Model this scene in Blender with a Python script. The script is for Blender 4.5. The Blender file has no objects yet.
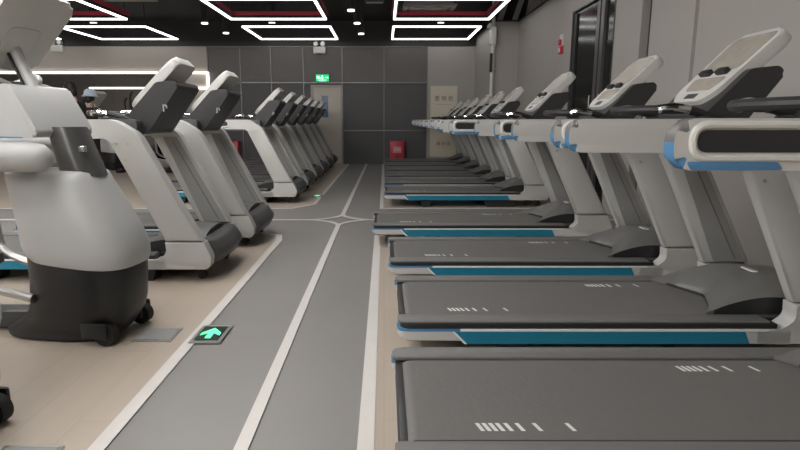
import bpy, bmesh, math, random
from mathutils import Vector, Matrix
random.seed(7)
PI = math.pi
scene = bpy.context.scene
C = scene.collection

# ------------------------------------------------------------------ materials
def mat(name, col, rough=0.5, metal=0.0, noise=0.0, nscale=40.0, bump=0.0, spec=0.5, coat=0.0):
    m = bpy.data.materials.new(name); m.use_nodes = True
    nt = m.node_tree; b = nt.nodes['Principled BSDF']
    b.inputs['Base Color'].default_value = (*col, 1)
    b.inputs['Roughness'].default_value = rough
    b.inputs['Metallic'].default_value = metal
    b.inputs['Specular IOR Level'].default_value = spec
    b.inputs['Coat Weight'].default_value = coat
    if noise or bump:
        tc = nt.nodes.new('ShaderNodeTexCoord')
        n = nt.nodes.new('ShaderNodeTexNoise'); n.inputs['Scale'].default_value = nscale
        n.inputs['Detail'].default_value = 4
        nt.links.new(tc.outputs['Object'], n.inputs['Vector'])
        if noise:
            r = nt.nodes.new('ShaderNodeMix'); r.data_type = 'RGBA'
            r.inputs['A'].default_value = (*[c * (1 - noise) for c in col], 1)
            r.inputs['B'].default_value = (*[min(1, c * (1 + noise)) for c in col], 1)
            nt.links.new(n.outputs['Fac'], r.inputs['Factor'])
            nt.links.new(r.outputs['Result'], b.inputs['Base Color'])
        if bump:
            bp = nt.nodes.new('ShaderNodeBump'); bp.inputs['Strength'].default_value = bump
            bp.inputs['Distance'].default_value = 0.01
            nt.links.new(n.outputs['Fac'], bp.inputs['Height'])
            nt.links.new(bp.outputs['Normal'], b.inputs['Normal'])
    return m

def emit(name, col, strength):
    m = bpy.data.materials.new(name); m.use_nodes = True
    b = m.node_tree.nodes['Principled BSDF']
    b.inputs['Base Color'].default_value = (*col, 1)
    b.inputs['Emission Color'].default_value = (*col, 1)
    b.inputs['Emission Strength'].default_value = strength
    return m

M = {}
M['silver'] = mat('silver_plastic', (0.52, 0.515, 0.50), 0.42, 0.08, 0.03, 6)
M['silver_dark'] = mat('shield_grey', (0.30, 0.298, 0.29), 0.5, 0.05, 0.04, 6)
M['console_grey'] = mat('console_grey', (0.55, 0.54, 0.52), 0.38, 0.0, 0.02, 8)
M['white_plastic'] = mat('white_plastic', (0.62, 0.61, 0.58), 0.35, 0.0, 0.02, 8)
M['dark'] = mat('charcoal_plastic', (0.060, 0.060, 0.061), 0.42, 0.0, 0.06, 12)
M['rail_top'] = mat('foot_rail_grey', (0.165, 0.161, 0.155), 0.5, 0.0, 0.08, 30, 0.1)
M['black'] = mat('black_plastic', (0.018, 0.018, 0.019), 0.5)
M['body_black'] = mat('black_shell', (0.014, 0.014, 0.015), 0.42)
M['rubber'] = mat('rubber', (0.012, 0.012, 0.012), 0.7)
M['belt'] = mat('belt_rubber', (0.135, 0.130, 0.124), 0.55, 0.0, 0.10, 60, 0.15)
M['hood'] = mat('hood_plastic', (0.130, 0.127, 0.122), 0.42, 0.0, 0.06, 20)
M['teal'] = mat('teal_panel', (0.018, 0.20, 0.31), 0.3, 0.05, 0.05, 5)
M['blue'] = mat('blue_trim', (0.07, 0.20, 0.37), 0.4)
M['white'] = mat('white_trim', (0.75, 0.76, 0.76), 0.4)
M['mark'] = mat('belt_mark', (0.72, 0.72, 0.70), 0.6)
M['chrome'] = mat('chrome', (0.75, 0.75, 0.75), 0.12, 1.0)
M['steel'] = mat('brushed_steel', (0.50, 0.50, 0.49), 0.3, 0.9, 0.05, 60)
M['display'] = mat('display_face', (0.42, 0.385, 0.335), 0.25, 0.1, 0.22, 22)
M['grey_light'] = mat('light_grey_shell', (0.50, 0.50, 0.495), 0.42, 0.05, 0.02, 6)
M['neck'] = mat('neck_grey', (0.10, 0.098, 0.095), 0.3, 0.3)
M['ceiling'] = mat('ceiling_black', (0.018, 0.017, 0.018), 0.8, 0, 0.2, 3)
M['beige'] = mat('wall_beige', (0.46, 0.425, 0.39), 0.75, 0, 0.04, 2)
M['grey_wall'] = mat('wall_greige', (0.39, 0.368, 0.345), 0.7, 0, 0.05, 2)
M['panel'] = mat('wall_panel_charcoal', (0.078, 0.078, 0.081), 0.5, 0, 0.08, 2)
M['panel_top'] = mat('wall_panel_upper', (0.125, 0.117, 0.114), 0.5, 0, 0.08, 2)
M['dark_wall'] = mat('bulkhead_black', (0.030, 0.029, 0.030), 0.6)
M['mirror'] = mat('tinted_mirror', (0.17, 0.165, 0.165), 0.06, 1.0)
M['door'] = mat('door_cream', (0.56, 0.52, 0.45), 0.5, 0, 0.02, 3)
M['door_frame'] = mat('door_frame_grey', (0.42, 0.40, 0.38), 0.5)
M['blue_glass'] = mat('door_glass_blue', (0.13, 0.20, 0.33), 0.15)
M['dark_glass'] = mat('dark_door_glass', (0.008, 0.009, 0.008), 0.12, 0.0, spec=0.35)
M['trim_metal'] = mat('dark_trim_metal', (0.20, 0.20, 0.20), 0.4, 0.8)
M['red_glow'] = mat('painted_red_glow', (0.60, 0.05, 0.10), 0.5)  # red LED glow on the light frames, put into the base colour
M['red'] = mat('red_paint', (0.55, 0.03, 0.06), 0.4)
M['red_label'] = mat('pink_label', (0.72, 0.30, 0.32), 0.5)
M['poster'] = mat('poster_cream', (0.66, 0.61, 0.50), 0.6, 0, 0.02, 4)
M['ink'] = mat('grey_ink', (0.16, 0.14, 0.13), 0.7)
M['ink_red'] = mat('red_ink', (0.45, 0.08, 0.07), 0.7)
M['skin'] = mat('skin', (0.55, 0.36, 0.27), 0.5)
M['hair'] = mat('black_hair', (0.012, 0.011, 0.010), 0.55, 0, 0.4, 60, 0.4)
M['cloth_black'] = mat('black_cloth', (0.02, 0.02, 0.022), 0.85)
M['cloth_blue'] = mat('pale_blue_cloth', (0.60, 0.70, 0.80), 0.8)
M['led'] = emit('led_white', (1.0, 0.985, 0.96), 3.2)
M['led_unseen_fill'] = emit('led_white_unseen_fill', (1.0, 0.985, 0.96), 46.0)  # boosted far above the visible strips, for unseen frames that fill the room
M['led_wall'] = emit('led_wall_strip', (1.0, 0.96, 0.90), 2.2)
M['lamp'] = emit('downlight_white', (1.0, 0.985, 0.96), 2.0)
M['cover'] = mat('console_back_black', (0.030, 0.030, 0.031), 0.45)
M['green'] = emit('exit_green', (0.02, 0.62, 0.22), 0.5)
M['green_lit'] = emit('exit_white_green', (0.45, 1.0, 0.65), 1.4)
M['green_arrow'] = emit('arrow_green', (0.10, 0.85, 0.38), 0.8)
M['sign_dark'] = mat('floor_sign_face', (0.012, 0.035, 0.022), 0.2)

# ground: greige vinyl planks
def wood_mat():
    m = bpy.data.materials.new('floor_wood'); m.use_nodes = True
    nt = m.node_tree; b = nt.nodes['Principled BSDF']
    tc = nt.nodes.new('ShaderNodeTexCoord')
    mp = nt.nodes.new('ShaderNodeMapping'); mp.inputs['Rotation'].default_value[2] = PI / 2
    br = nt.nodes.new('ShaderNodeTexBrick')
    br.inputs['Color1'].default_value = (0.455, 0.385, 0.315, 1)
    br.inputs['Color2'].default_value = (0.475, 0.405, 0.335, 1)
    br.inputs['Mortar'].default_value = (0.41, 0.345, 0.28, 1)
    br.inputs['Scale'].default_value = 1.0
    br.inputs['Mortar Size'].default_value = 0.002
    br.inputs['Brick Width'].default_value = 1.2
    br.inputs['Row Height'].default_value = 0.18
    mp2 = nt.nodes.new('ShaderNodeMapping'); mp2.inputs['Scale'].default_value = (14, 1.6, 1)
    n = nt.nodes.new('ShaderNodeTexNoise'); n.inputs['Scale'].default_value = 1.6; n.inputs['Detail'].default_value = 6
    mx = nt.nodes.new('ShaderNodeMix'); mx.data_type = 'RGBA'; mx.blend_type = 'MULTIPLY'
    mx.inputs['Factor'].default_value = 0.22
    rmp = nt.nodes.new('ShaderNodeValToRGB')
    rmp.color_ramp.elements[0].color = (0.7, 0.68, 0.66, 1); rmp.color_ramp.elements[1].color = (1.15, 1.15, 1.15, 1)
    L = nt.links.new
    L(tc.outputs['Object'], mp.inputs['Vector']); L(mp.outputs['Vector'], br.inputs['Vector'])
    L(tc.outputs['Object'], mp2.inputs['Vector']); L(mp2.outputs['Vector'], n.inputs['Vector'])
    L(n.outputs['Fac'], rmp.inputs['Fac'])
    L(br.outputs['Color'], mx.inputs['A']); L(rmp.outputs['Color'], mx.inputs['B'])
    L(mx.outputs['Result'], b.inputs['Base Color'])
    b.inputs['Roughness'].default_value = 0.42
    return m
M['wood'] = wood_mat()
M['rubber_floor'] = mat('aisle_grey', (0.245, 0.232, 0.220), 0.45, 0, 0.06, 2.5, 0.02)
M['stripe'] = mat('stripe_white', (0.66, 0.63, 0.60), 0.5, 0, 0.04, 12)

# ------------------------------------------------------------------ mesh helpers
def finish(bm, name, m, parent=None, smooth=True, angle=35):
    bmesh.ops.recalc_face_normals(bm, faces=bm.faces)
    me = bpy.data.meshes.new(name); bm.to_mesh(me); bm.free()
    ms = m if isinstance(m, (list, tuple)) else [m]
    for x in ms: me.materials.append(M[x] if isinstance(x, str) else x)
    if smooth:
        me.shade_smooth()
        me.set_sharp_from_angle(angle=math.radians(angle))
    o = bpy.data.objects.new(name, me); C.objects.link(o)
    if parent: o.parent = parent
    return o

def box_into(bm, x0, x1, y0, y1, z0, z1, bev=0.0, seg=2, mi=0):
    vs = [bm.verts.new((x, y, z)) for x in (x0, x1) for y in (y0, y1) for z in (z0, z1)]
    idx = [(0,1,3,2),(4,6,7,5),(0,4,5,1),(2,3,7,6),(0,2,6,4),(1,5,7,3)]
    fs = [bm.faces.new([vs[i] for i in f]) for f in idx]
    for f in fs: f.material_index = mi
    if bev:
        es = list({e for f in fs for e in f.edges})
        r = bmesh.ops.bevel(bm, geom=es, offset=bev, segments=seg, profile=0.5, affect='EDGES')
        for f in r['faces']: f.material_index = mi
    return fs

def prism_into(bm, pts, a, b, axis='y', bev=0.0, seg=2, mi=0):
    """polygon pts (2-D) swept from a to b along axis. 'y': pts=(x,z); 'z': pts=(x,y); 'x': pts=(y,z)"""
    def P(p, t):
        return {'y': (p[0], t, p[1]), 'z': (p[0], p[1], t), 'x': (t, p[0], p[1])}[axis]
    va = [bm.verts.new(P(p, a)) for p in pts]; vb = [bm.verts.new(P(p, b)) for p in pts]
    n = len(pts)
    fa = bm.faces.new(va); fb = bm.faces.new(vb[::-1])
    fs = [fa, fb]
    for i in range(n):
        fs.append(bm.faces.new((va[i], vb[i], vb[(i+1) % n], va[(i+1) % n])))
    for f in fs: f.material_index = mi
    if bev:
        es = list(fa.edges) + list(fb.edges)
        r = bmesh.ops.bevel(bm, geom=es, offset=bev, segments=seg, profile=0.5, affect='EDGES', clamp_overlap=True)
        for f in r['faces']: f.material_index = mi
    return fs

def round_poly(pts, radii, n=5):
    """round the corners of a 2-D polygon; radii: one number or a list"""
    out = []; k = len(pts)
    for i in range(k):
        r = radii if isinstance(radii, (int, float)) else radii[i]
        p = Vector(pts[i]); a = Vector(pts[i-1]) - p; b = Vector(pts[(i+1) % k]) - p
        if r <= 0: out.append(tuple(p)); continue
        la, lb = a.length, b.length
        a.normalize(); b.normalize()
        ang = a.angle(b)
        if ang > PI - 0.02: out.append(tuple(p)); continue
        d = min(r / math.tan(ang / 2), la * 0.48, lb * 0.48)
        p0 = p + a * d; p1 = p + b * d
        for j in range(n + 1):
            t = j / n
            q = p0 * (1-t)**2 + p * 2*t*(1-t) + p1 * t*t
            out.append((q.x, q.y))
    return out

def cyl_into(bm, p0, p1, r0, r1=None, n=16, mi=0, caps=True):
    r1 = r0 if r1 is None else r1
    p0, p1 = Vector(p0), Vector(p1)
    d = (p1 - p0).normalized()
    u = d.orthogonal().normalized(); v = d.cross(u)
    A = [bm.verts.new(p0 + (u*math.cos(2*PI*i/n) + v*math.sin(2*PI*i/n))*r0) for i in range(n)]
    B = [bm.verts.new(p1 + (u*math.cos(2*PI*i/n) + v*math.sin(2*PI*i/n))*r1) for i in range(n)]
    fs = []
    for i in range(n): fs.append(bm.faces.new((A[i], A[(i+1)%n], B[(i+1)%n], B[i])))
    if caps: fs += [bm.faces.new(A[::-1]), bm.faces.new(B)]
    for f in fs: f.material_index = mi

def catmull(pts, n=6, closed=False):
    P = [Vector(p) for p in pts]; k = len(P); out = []
    segs = k if closed else k - 1
    for i in range(segs):
        if closed: p0, p1, p2, p3 = P[i-1], P[i], P[(i+1)%k], P[(i+2)%k]
        else: p0, p1, p2, p3 = P[max(i-1,0)], P[i], P[i+1], P[min(i+2,k-1)]
        for j in range(n):
            t = j / n
            out.append(0.5*((2*p1)+(-p0+p2)*t+(2*p0-5*p1+4*p2-p3)*t*t+(-p0+3*p1-3*p2+p3)*t**3))
    if not closed: out.append(P[-1])
    return out

def tube_into(bm, path, r, n=10, closed=False, mi=0, smoothn=0):
    pts = catmull(path, smoothn, closed) if smoothn else [Vector(p) for p in path]
    k = len(pts); rings = []; u = None
    for i in range(k):
        if closed: d = (pts[(i+1)%k] - pts[i-1]).normalized()
        else: d = (pts[min(i+1,k-1)] - pts[max(i-1,0)]).normalized()
        u = d.orthogonal().normalized() if u is None else (u - d*u.dot(d)).normalized()
        v = d.cross(u)
        rr = r[i] if isinstance(r, list) else r
        rings.append([bm.verts.new(pts[i] + (u*math.cos(2*PI*j/n)+v*math.sin(2*PI*j/n))*rr) for j in range(n)])
    for i in range(k if closed else k-1):
        A, B = rings[i], rings[(i+1)%k]
        # find best alignment when closing
        off = 0
        if closed and i == k-1:
            off = min(range(n), key=lambda o: (A[0].co - B[o].co).length)
        for j in range(n):
            f = bm.faces.new((A[j], A[(j+1)%n], B[(j+1+off)%n], B[(j+off)%n])); f.material_index = mi
    if not closed:
        f = bm.faces.new(rings[0][::-1]); f.material_index = mi
        f = bm.faces.new(rings[-1]); f.material_index = mi

def loft_into(bm, rings, mi=0, caps=True):
    R = [[bm.verts.new(p) for p in r] for r in rings]; n = len(R[0])
    for A, B in zip(R, R[1:]):
        for j in range(n):
            f = bm.faces.new((A[j], A[(j+1)%n], B[(j+1)%n], B[j])); f.material_index = mi
    if caps:
        bm.faces.new(R[0][::-1]).material_index = mi; bm.faces.new(R[-1]).material_index = mi

def sphere_into(bm, c, rx, ry, rz, mi=0, u=16, v=10):
    r = bmesh.ops.create_uvsphere(bm, u_segments=u, v_segments=v, radius=1)
    for w in r['verts']:
        w.co = Vector((c[0] + w.co.x*rx, c[1] + w.co.y*ry, c[2] + w.co.z*rz))
        for f in w.link_faces: f.material_index = mi

def superellipse(cx, cy, hx, hy, z, e=4.0, n=32):
    out = []
    for i in range(n):
        t = 2*PI*i/n; c, s = math.cos(t), math.sin(t)
        out.append((cx + hx*math.copysign(abs(c)**(2/e), c), cy + hy*math.copysign(abs(s)**(2/e), s), z))
    return out

def tag(o, label, cat, group=None, kind=None):
    o['label'] = label; o['category'] = cat
    if group: o['group'] = group
    if kind: o['kind'] = kind
    return o
def thing(name, label, cat, loc=(0,0,0), group=None, rotz=0):
    o = bpy.data.objects.new(name, None); C.objects.link(o)
    o.location = loc; o.rotation_euler = (0, 0, rotz); o.empty_display_size = 0.2
    return tag(o, label, cat, group)
def struct(name, bm, m, smooth=False):
    o = finish(bm, name, m, None, smooth); o['kind'] = 'structure'; return o
def B(name, m, x0, x1, y0, y1, z0, z1, parent=None, bev=0.0, kind=None):
    bm = bmesh.new(); box_into(bm, x0, x1, y0, y1, z0, z1, bev)
    o = finish(bm, name, m, parent, smooth=bool(bev))
    if kind: o['kind'] = kind
    return o
def dup(root, loc, label, group=None, rotz=None):
    r = root.copy(); C.objects.link(r); r.location = loc; r['label'] = label
    if group: r['group'] = group
    if rotz is not None: r.rotation_euler = (0, 0, rotz)
    def rec(a, b):
        for ch in a.children:
            c = ch.copy(); C.objects.link(c); c.parent = b
            rec(ch, c)
    rec(root, r)
    return r
def text_mesh(s, size, name, m, parent, loc, rot=(PI/2, 0, 0), ex=0.002):
    cu = bpy.data.curves.new(name, 'FONT'); cu.body = s; cu.size = size
    cu.align_x = 'CENTER'; cu.align_y = 'CENTER'; cu.extrude = ex
    t = bpy.data.objects.new(name + '_tmp', cu); C.objects.link(t)
    dg = bpy.context.evaluated_depsgraph_get()
    me = bpy.data.meshes.new_from_object(t.evaluated_get(dg))
    bpy.data.objects.remove(t); me.materials.clear(); me.materials.append(M[m])
    o = bpy.data.objects.new(name, me); C.objects.link(o)
    o.location = loc; o.rotation_euler = rot
    if parent: o.parent = parent
    return o

# ------------------------------------------------------------------ room shell
YB = 13.5        # back wall
YF = -6.0
XL, XR = -10.0, 2.58
ZC = 3.3
# floors
def patch(bm, pts, z, t=0.0): bm.faces.new([bm.verts.new((x, y, z)) for x, y in pts])
bm = bmesh.new(); box_into(bm, XL-0.2, XR+0.9, YF-0.2, YB+0.2, -0.1, 0.0)
struct('floor', bm, 'rubber_floor')
# timber zones (thin vinyl laid over the grey base), rounded outer corners
def zone(nm, pts, rad):
    bm = bmesh.new(); prism_into(bm, round_poly(pts, rad, 6), 0.0, 0.004, 'z')
    return struct(nm, bm, 'wood')
SL, SR = -0.93, -0.05
zone('floor_timber_near_left', [(SL, YF), (SL, 5.12), (XL, 5.12), (XL, YF)], [0, 0.25, 0, 0])
zone('floor_timber_far_left', [(-1.12, 6.6), (-0.88, 6.95), (-0.88, YB), (XL, YB), (XL, 6.6)], [0.1, 0.1, 0, 0, 0])
zone('floor_timber_near_right', [(SR, YF), (XR+0.7, YF), (XR+0.7, 4.98), (SR, 4.98)], 0)
zone('floor_timber_far_right', [(-0.03, 6.6), (XR+0.7, 6.6), (XR+0.7, YB), (-0.03, YB)], 0)
# white lines
def line(nm, path, w, z=0.006):
    bm = bmesh.new(); P = [Vector(p) for p in path]; A = []; Bv = []
    for i, p in enumerate(P):
        d0 = (P[i] - P[i-1]).normalized() if i else (P[1]-P[0]).normalized()
        d1 = (P[i+1]-P[i]).normalized() if i < len(P)-1 else d0
        d = (d0 + d1).normalized(); nrm = Vector((-d.y, d.x)); k = 1/max(0.4, d.dot(d0))
        A.append(bm.verts.new((*(p + nrm*w/2*k), z))); Bv.append(bm.verts.new((*(p - nrm*w/2*k), z)))
    for i in range(len(P)-1): bm.faces.new((A[i], A[i+1], Bv[i+1], Bv[i]))
    for f in list(bm.faces):
        if f.normal.z < 0: f.normal_flip()
    r = bmesh.ops.extrude_face_region(bm, geom=bm.faces[:])
    for v in [g for g in r['geom'] if isinstance(g, bmesh.types.BMVert)]: v.co.z -= 0.003
    return struct(nm, bm, 'stripe')
line('floor_marking_left', [(SL, YF+0.1), (SL, 4.8), (-0.97, 5.02), (-1.12, 5.12), (-9.8, 5.12)], 0.055)
line('floor_marking_far_left', [(-9.8, 6.6), (-1.12, 6.6), (-0.88, 6.95), (-0.86, YB)], 0.045)
line('floor_marking_right', [(SR-0.01, YF+0.1), (SR-0.01, 4.98), (XR, 4.98)], 0.055)
line('floor_marking_far_right', [(XR, 6.6), (-0.03, 6.6), (-0.02, YB)], 0.045)
CX, CY = -0.463, 5.83
line('floor_marking_centre', [(CX, YF+0.1), (CX, CY-0.26)], 0.047)
line('floor_marking_far_centre', [(CX, CY+0.26), (-0.42, YB)], 0.047)
line('floor_marking_crossing_left', [(-9.8, CY), (CX-0.30, CY)], 0.05)
line('floor_marking_crossing_right', [(CX+0.30, CY), (XR, CY)], 0.05)
# star-shaped diamond: four curved sides
star = []
tips = [(CX+0.32, CY), (CX, CY+0.30), (CX-0.32, CY), (CX, CY-0.30)]
for i in range(4):
    a, b = Vector(tips[i]), Vector(tips[(i+1) % 4])
    for j in range(6):
        t = j/6; ctrl = Vector((CX, CY)) + ((a+b)/2 - Vector((CX, CY)))*0.45
        q = a*(1-t)**2 + ctrl*2*t*(1-t) + b*t*t; star.append((q.x, q.y))
star.append(star[0])
line('floor_marking_diamond', star, 0.045, 0.0065)

bm = bmesh.new(); box_into(bm, XL-0.2, XR+0.9, YF-0.2, YB+0.2, ZC, ZC+0.1)
struct('ceiling', bm, 'ceiling')
bm = bmesh.new(); box_into(bm, XL-0.2, XL, YF, YB, 0, ZC); struct('wall_left', bm, 'beige')
bm = bmesh.new(); box_into(bm, XL-0.2, XR+0.9, YF-0.2, YF, 0, ZC); struct('wall_front', bm, 'beige')
# back wall: beige left bay, charcoal panels, greige right bay, black bulkhead above
ZT = 2.74
PX0, PX1 = -4.14, 1.02
bm = bmesh.new(); box_into(bm, XL, PX0, YB, YB+0.2, 0, ZT); struct('wall_back_left', bm, 'beige')
bm = bmesh.new(); box_into(bm, PX0, PX1, YB+0.02, YB+0.2, 0, 1.915)
struct('wall_back_panelled', bm, 'panel')
bm = bmesh.new(); box_into(bm, PX0, PX1, YB+0.02, YB+0.2, 1.915, ZT)
struct('wall_back_panelled_upper', bm, 'panel_top')
bm = bmesh.new(); box_into(bm, PX1, XR+0.9, YB, YB+0.2, 0, ZT); struct('wall_back_right', bm, 'grey_wall')
bm = bmesh.new(); box_into(bm, XL, XR+0.9, YB-0.02, YB+0.2, ZT, ZC); struct('wall_back_bulkhead', bm, 'dark_wall')
# metal trims between the panels
n = 0
def trim(x0, x1, z0, z1, y=YB-0.012, m='steel'):
    global n; n += 1
    bm = bmesh.new(); box_into(bm, x0, x1, y, YB+0.021, z0, z1); return struct('trim_%d' % n, bm, 'trim_metal' if m == 'steel' else m)
for x, z0 in ((PX0, 0), (-3.38, 0), (-2.66, 0), (-1.90, 0), (-0.985, 0), (0.0, 0), (PX1, 0)):
    trim(x-0.009, x+0.009, z0, ZT)
trim(PX0, PX1, 1.905, 1.925)
trim(PX0, -1.73, 0.79, 0.81); trim(-1.0, PX1, 0.79, 0.81)
trim(PX0, PX1, ZT-0.015, ZT+0.015)
# mirrored lower bay on the left with its light strips
o = B('wall_mirror', 'mirror', XL+0.02, -4.75, YB-0.03, YB, 0.12, 2.11, kind=None)
tag(o, 'dark tinted mirror sheet below the long light strip on the beige wall', 'mirror')
t = thing('wall_strip_light', 'long white light strip along the top of the dark mirror', 'light', (0, YB, 0))
bm = bmesh.new(); box_into(bm, XL+0.05, -4.12, -0.05, 0.0, 2.125, 2.158); finish(bm, 'upper_strip', 'led_wall', t, False)
bm = bmesh.new(); box_into(bm, -4.165, -4.12, -0.05, 0.0, 1.77, 2.12); finish(bm, 'end_strip', 'led_wall', t, False)
bm = bmesh.new(); box_into(bm, -6.95, -4.165, -0.05, 0.0, 1.77, 1.81); finish(bm, 'lower_strip', 'led_wall', t, False)
bm = bmesh.new(); box_into(bm, -6.95, -6.91, -0.05, 0.0, 1.56, 1.77); finish(bm, 'drop_strip', 'led_wall', t, False)

# right wall with door opening, groove, pilaster at the far end
DY0, DY1, DZ = 6.43, 7.95, 2.50
def wall(nm, m, *a):
    bm = bmesh.new(); box_into(bm, *a); return struct(nm, bm, m)
ZW = 2.9
wall('wall_right_far', 'grey_wall', XR, XR+0.2, DY1, 11.1, 0, ZW)
wall('wall_right_lintel', 'grey_wall', XR, XR+0.2, DY0, DY1, DZ, ZW)
wall('wall_right_pier', 'grey_wall', XR-0.03, XR+0.2, 5.78, DY0, 0, ZC)
wall('wall_right_groove', 'dark_wall', XR+0.05, XR+0.2, 5.64, 5.78, 0, ZC)
wall('wall_right_middle', 'grey_wall', XR, XR+0.2, 4.85, 5.64, 0, ZC)
wall('wall_right_near', 'grey_wall', XR+0.03, XR+0.2, YF, 4.85, 0, ZC)
wall('wall_right_pilaster', 'grey_wall', 2.14, XR+0.2, 11.1, YB, 0, ZW)
wall('wall_right_upper', 'dark_wall', XR+0.25, XR+0.4, DY0, 11.1, ZW, ZC)
wall('trim_90', 'black', XR-0.02, XR+0.2, DY0, 11.1, ZW-0.01, ZW+0.015)
wall('trim_91', 'black', 2.12, XR+0.2, 11.08, YB, ZW-0.01, ZW+0.015)
# louvres above the right wall
t = thing('ventilation_louvre', 'row of pale slanted slats in the black gap above the grey side wall', 'vent', (XR, 0, ZW))
for i in range(18):
    y = 11.05 - i*0.28
    bm = bmesh.new(); prism_into(bm, [(0.06, 0.016), (0.06+0.05, 0.016), (0.10+0.05, 0.39), (0.10, 0.39)], y-0.16, y-0.12, 'y')
    for v in bm.verts: v.co.y -= (v.co.z)*0.25
    finish(bm, 'slat', 'grey_wall', t, False)
t = thing('ventilation_louvre', 'two broad pale slats above the end pilaster beside the white pipe', 'vent', (2.14, 11.1, ZW))
for x0, w in ((0.02, 0.10), (0.30, 0.10)):
    bm = bmesh.new(); prism_into(bm, [(x0, 0.016), (x0+w, 0.016), (x0+w+0.12, 0.39), (x0+0.12, 0.39)], 0.02, 0.05, 'y')
    finish(bm, 'slat', 'grey_wall', t, False)

# side doorway: dark glazed double door
d = bpy.data.objects.new('door_2', None); C.objects.link(d); d['kind'] = 'structure'
B('door_jamb', 'trim_metal', XR-0.015, XR+0.2, DY1-0.02, DY1+0.0, 0, DZ, d)
B('door_jamb', 'trim_metal', XR-0.02, XR+0.2, DY0, DY0+0.02, 0, DZ, d)
B('door_head', 'trim_metal', XR-0.015, XR+0.2, DY0, DY1, DZ-0.02, DZ, d)
B('door_glass', 'dark_glass', XR+0.02, XR+0.04, DY0, DY1, 0, DZ, d)
for y in (6.86, 7.00): B('door_stile', 'neck', XR-0.01, XR+0.02, y-0.05, y+0.05, 0, DZ-0.05, d)
B('door_stile', 'black', XR+0.0, XR+0.02, DY1-0.14, DY1-0.05, 0, DZ-0.05, d)
B('door_stile', 'black', XR+0.0, XR+0.02, DY0+0.04, DY0+0.12, 0, DZ-0.05, d)
B('door_rail', 'black', XR+0.0, XR+0.02, DY0, DY1, 0, 0.14, d)
bm = bmesh.new()
for y in (6.78, 7.08): cyl_into(bm, (XR-0.03, y, 0.85), (XR-0.03, y, 1.35), 0.012); 
finish(bm, 'door_handle', 'chrome', d)
wall('wall_right_door_lobby', 'dark_wall', XR+0.22, XR+0.4, DY0, DY1, 0, DZ+0.5)

# cream door in the back wall
d = bpy.data.objects.new('door_1', None); C.objects.link(d); d['kind'] = 'structure'
X0, X1, ZD = -1.71, -1.0, 1.86
B('door_leaf', 'door', X0+0.05, X1-0.03, YB-0.01, YB+0.03, 0.01, ZD-0.06, d)
B('door_frame', 'door_frame', X0-0.02, X1, YB-0.03, YB+0.03, ZD-0.06, ZD, d)
B('door_frame', 'door_frame', X0-0.02, X0+0.05, YB-0.03, YB+0.03, 0, ZD-0.06, d)
B('door_frame', 'door_frame', X1-0.03, X1, YB-0.03, YB+0.03, 0, ZD-0.06, d)
B('door_glass', 'blue_glass', -1.475, -1.33, YB-0.014, YB, 1.11, 1.62, d)
bm = bmesh.new(); cyl_into(bm, (-1.075, YB-0.05, 0.98), (-1.075, YB, 0.98), 0.014); box_into(bm, -1.15, -1.06, YB-0.06, YB-0.045, 0.97, 0.992)
finish(bm, 'door_handle', 'steel', d)

# exit sign over the door
t = thing('exit_sign', 'small glowing green emergency exit sign on the dark wall above the cream door', 'sign', (-1.445, YB, 1.91))
B('sign_box', 'dark', -0.165, 0.165, -0.05, 0.02, 0.02, 0.20, t, 0.006)
B('sign_face', 'green', -0.155, 0.155, -0.054, -0.049, 0.03, 0.19, t)
bm = bmesh.new()   # running figure beside an arrow and a line of lettering
sphere_into(bm, (-0.005, -0.056, 0.155), 0.014, 0.004, 0.014)
tube_into(bm, [(-0.01, -0.056, 0.14), (-0.02, -0.056, 0.11), (-0.05, -0.056, 0.09)], 0.009, 6)
tube_into(bm, [(-0.02, -0.056, 0.11), (0.005, -0.056, 0.095), (0.0, -0.056, 0.07)], 0.009, 6)
tube_into(bm, [(0.03, -0.056, 0.115), (-0.01, -0.056, 0.135), (-0.045, -0.056, 0.12)], 0.007, 6)
box_into(bm, 0.06, 0.12, -0.058, -0.054, 0.112, 0.124)
prism_into(bm, [(0.115, 0.10), (0.145, 0.118), (0.115, 0.136)], -0.058, -0.054, 'y')
box_into(bm, -0.13, -0.07, -0.058, -0.054, 0.09, 0.15)
finish(bm, 'sign_symbol', 'green_lit', t)
text_mesh('安全出口', 0.045, 'sign_lettering', 'green_lit', t, (0, -0.056, 0.052))

# twin-head emergency lamps
def emergency(loc, label):
    t = thing('emergency_light', label, 'light', loc, 'twin emergency lamps on the back wall')
    B('battery_box', 'white_plastic', -0.14, 0.14, -0.09, 0.0, -0.09, 0.06, t, 0.012)
    for s in (-1, 1):
        bm = bmesh.new(); cyl_into(bm, (s*0.08, -0.10, 0.12), (s*0.08, -0.02, 0.12), 0.055, 0.05)
        cyl_into(bm, (s*0.08, -0.05, 0.06), (s*0.08, -0.05, 0.10), 0.015)
        h = finish(bm, 'lamp_head', 'white_plastic', t)
        bm = bmesh.new(); cyl_into(bm, (s*0.08, -0.106, 0.12), (s*0.08, -0.10, 0.12), 0.045); finish(bm, 'lens', 'white', h)
    return t
emergency((-1.50, YB-0.02, 2.66), 'white twin-head emergency lamp above the green exit sign')
emergency((-7.60, YB, 2.70), 'white twin-head emergency lamp high on the beige wall over the mirror')

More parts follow.
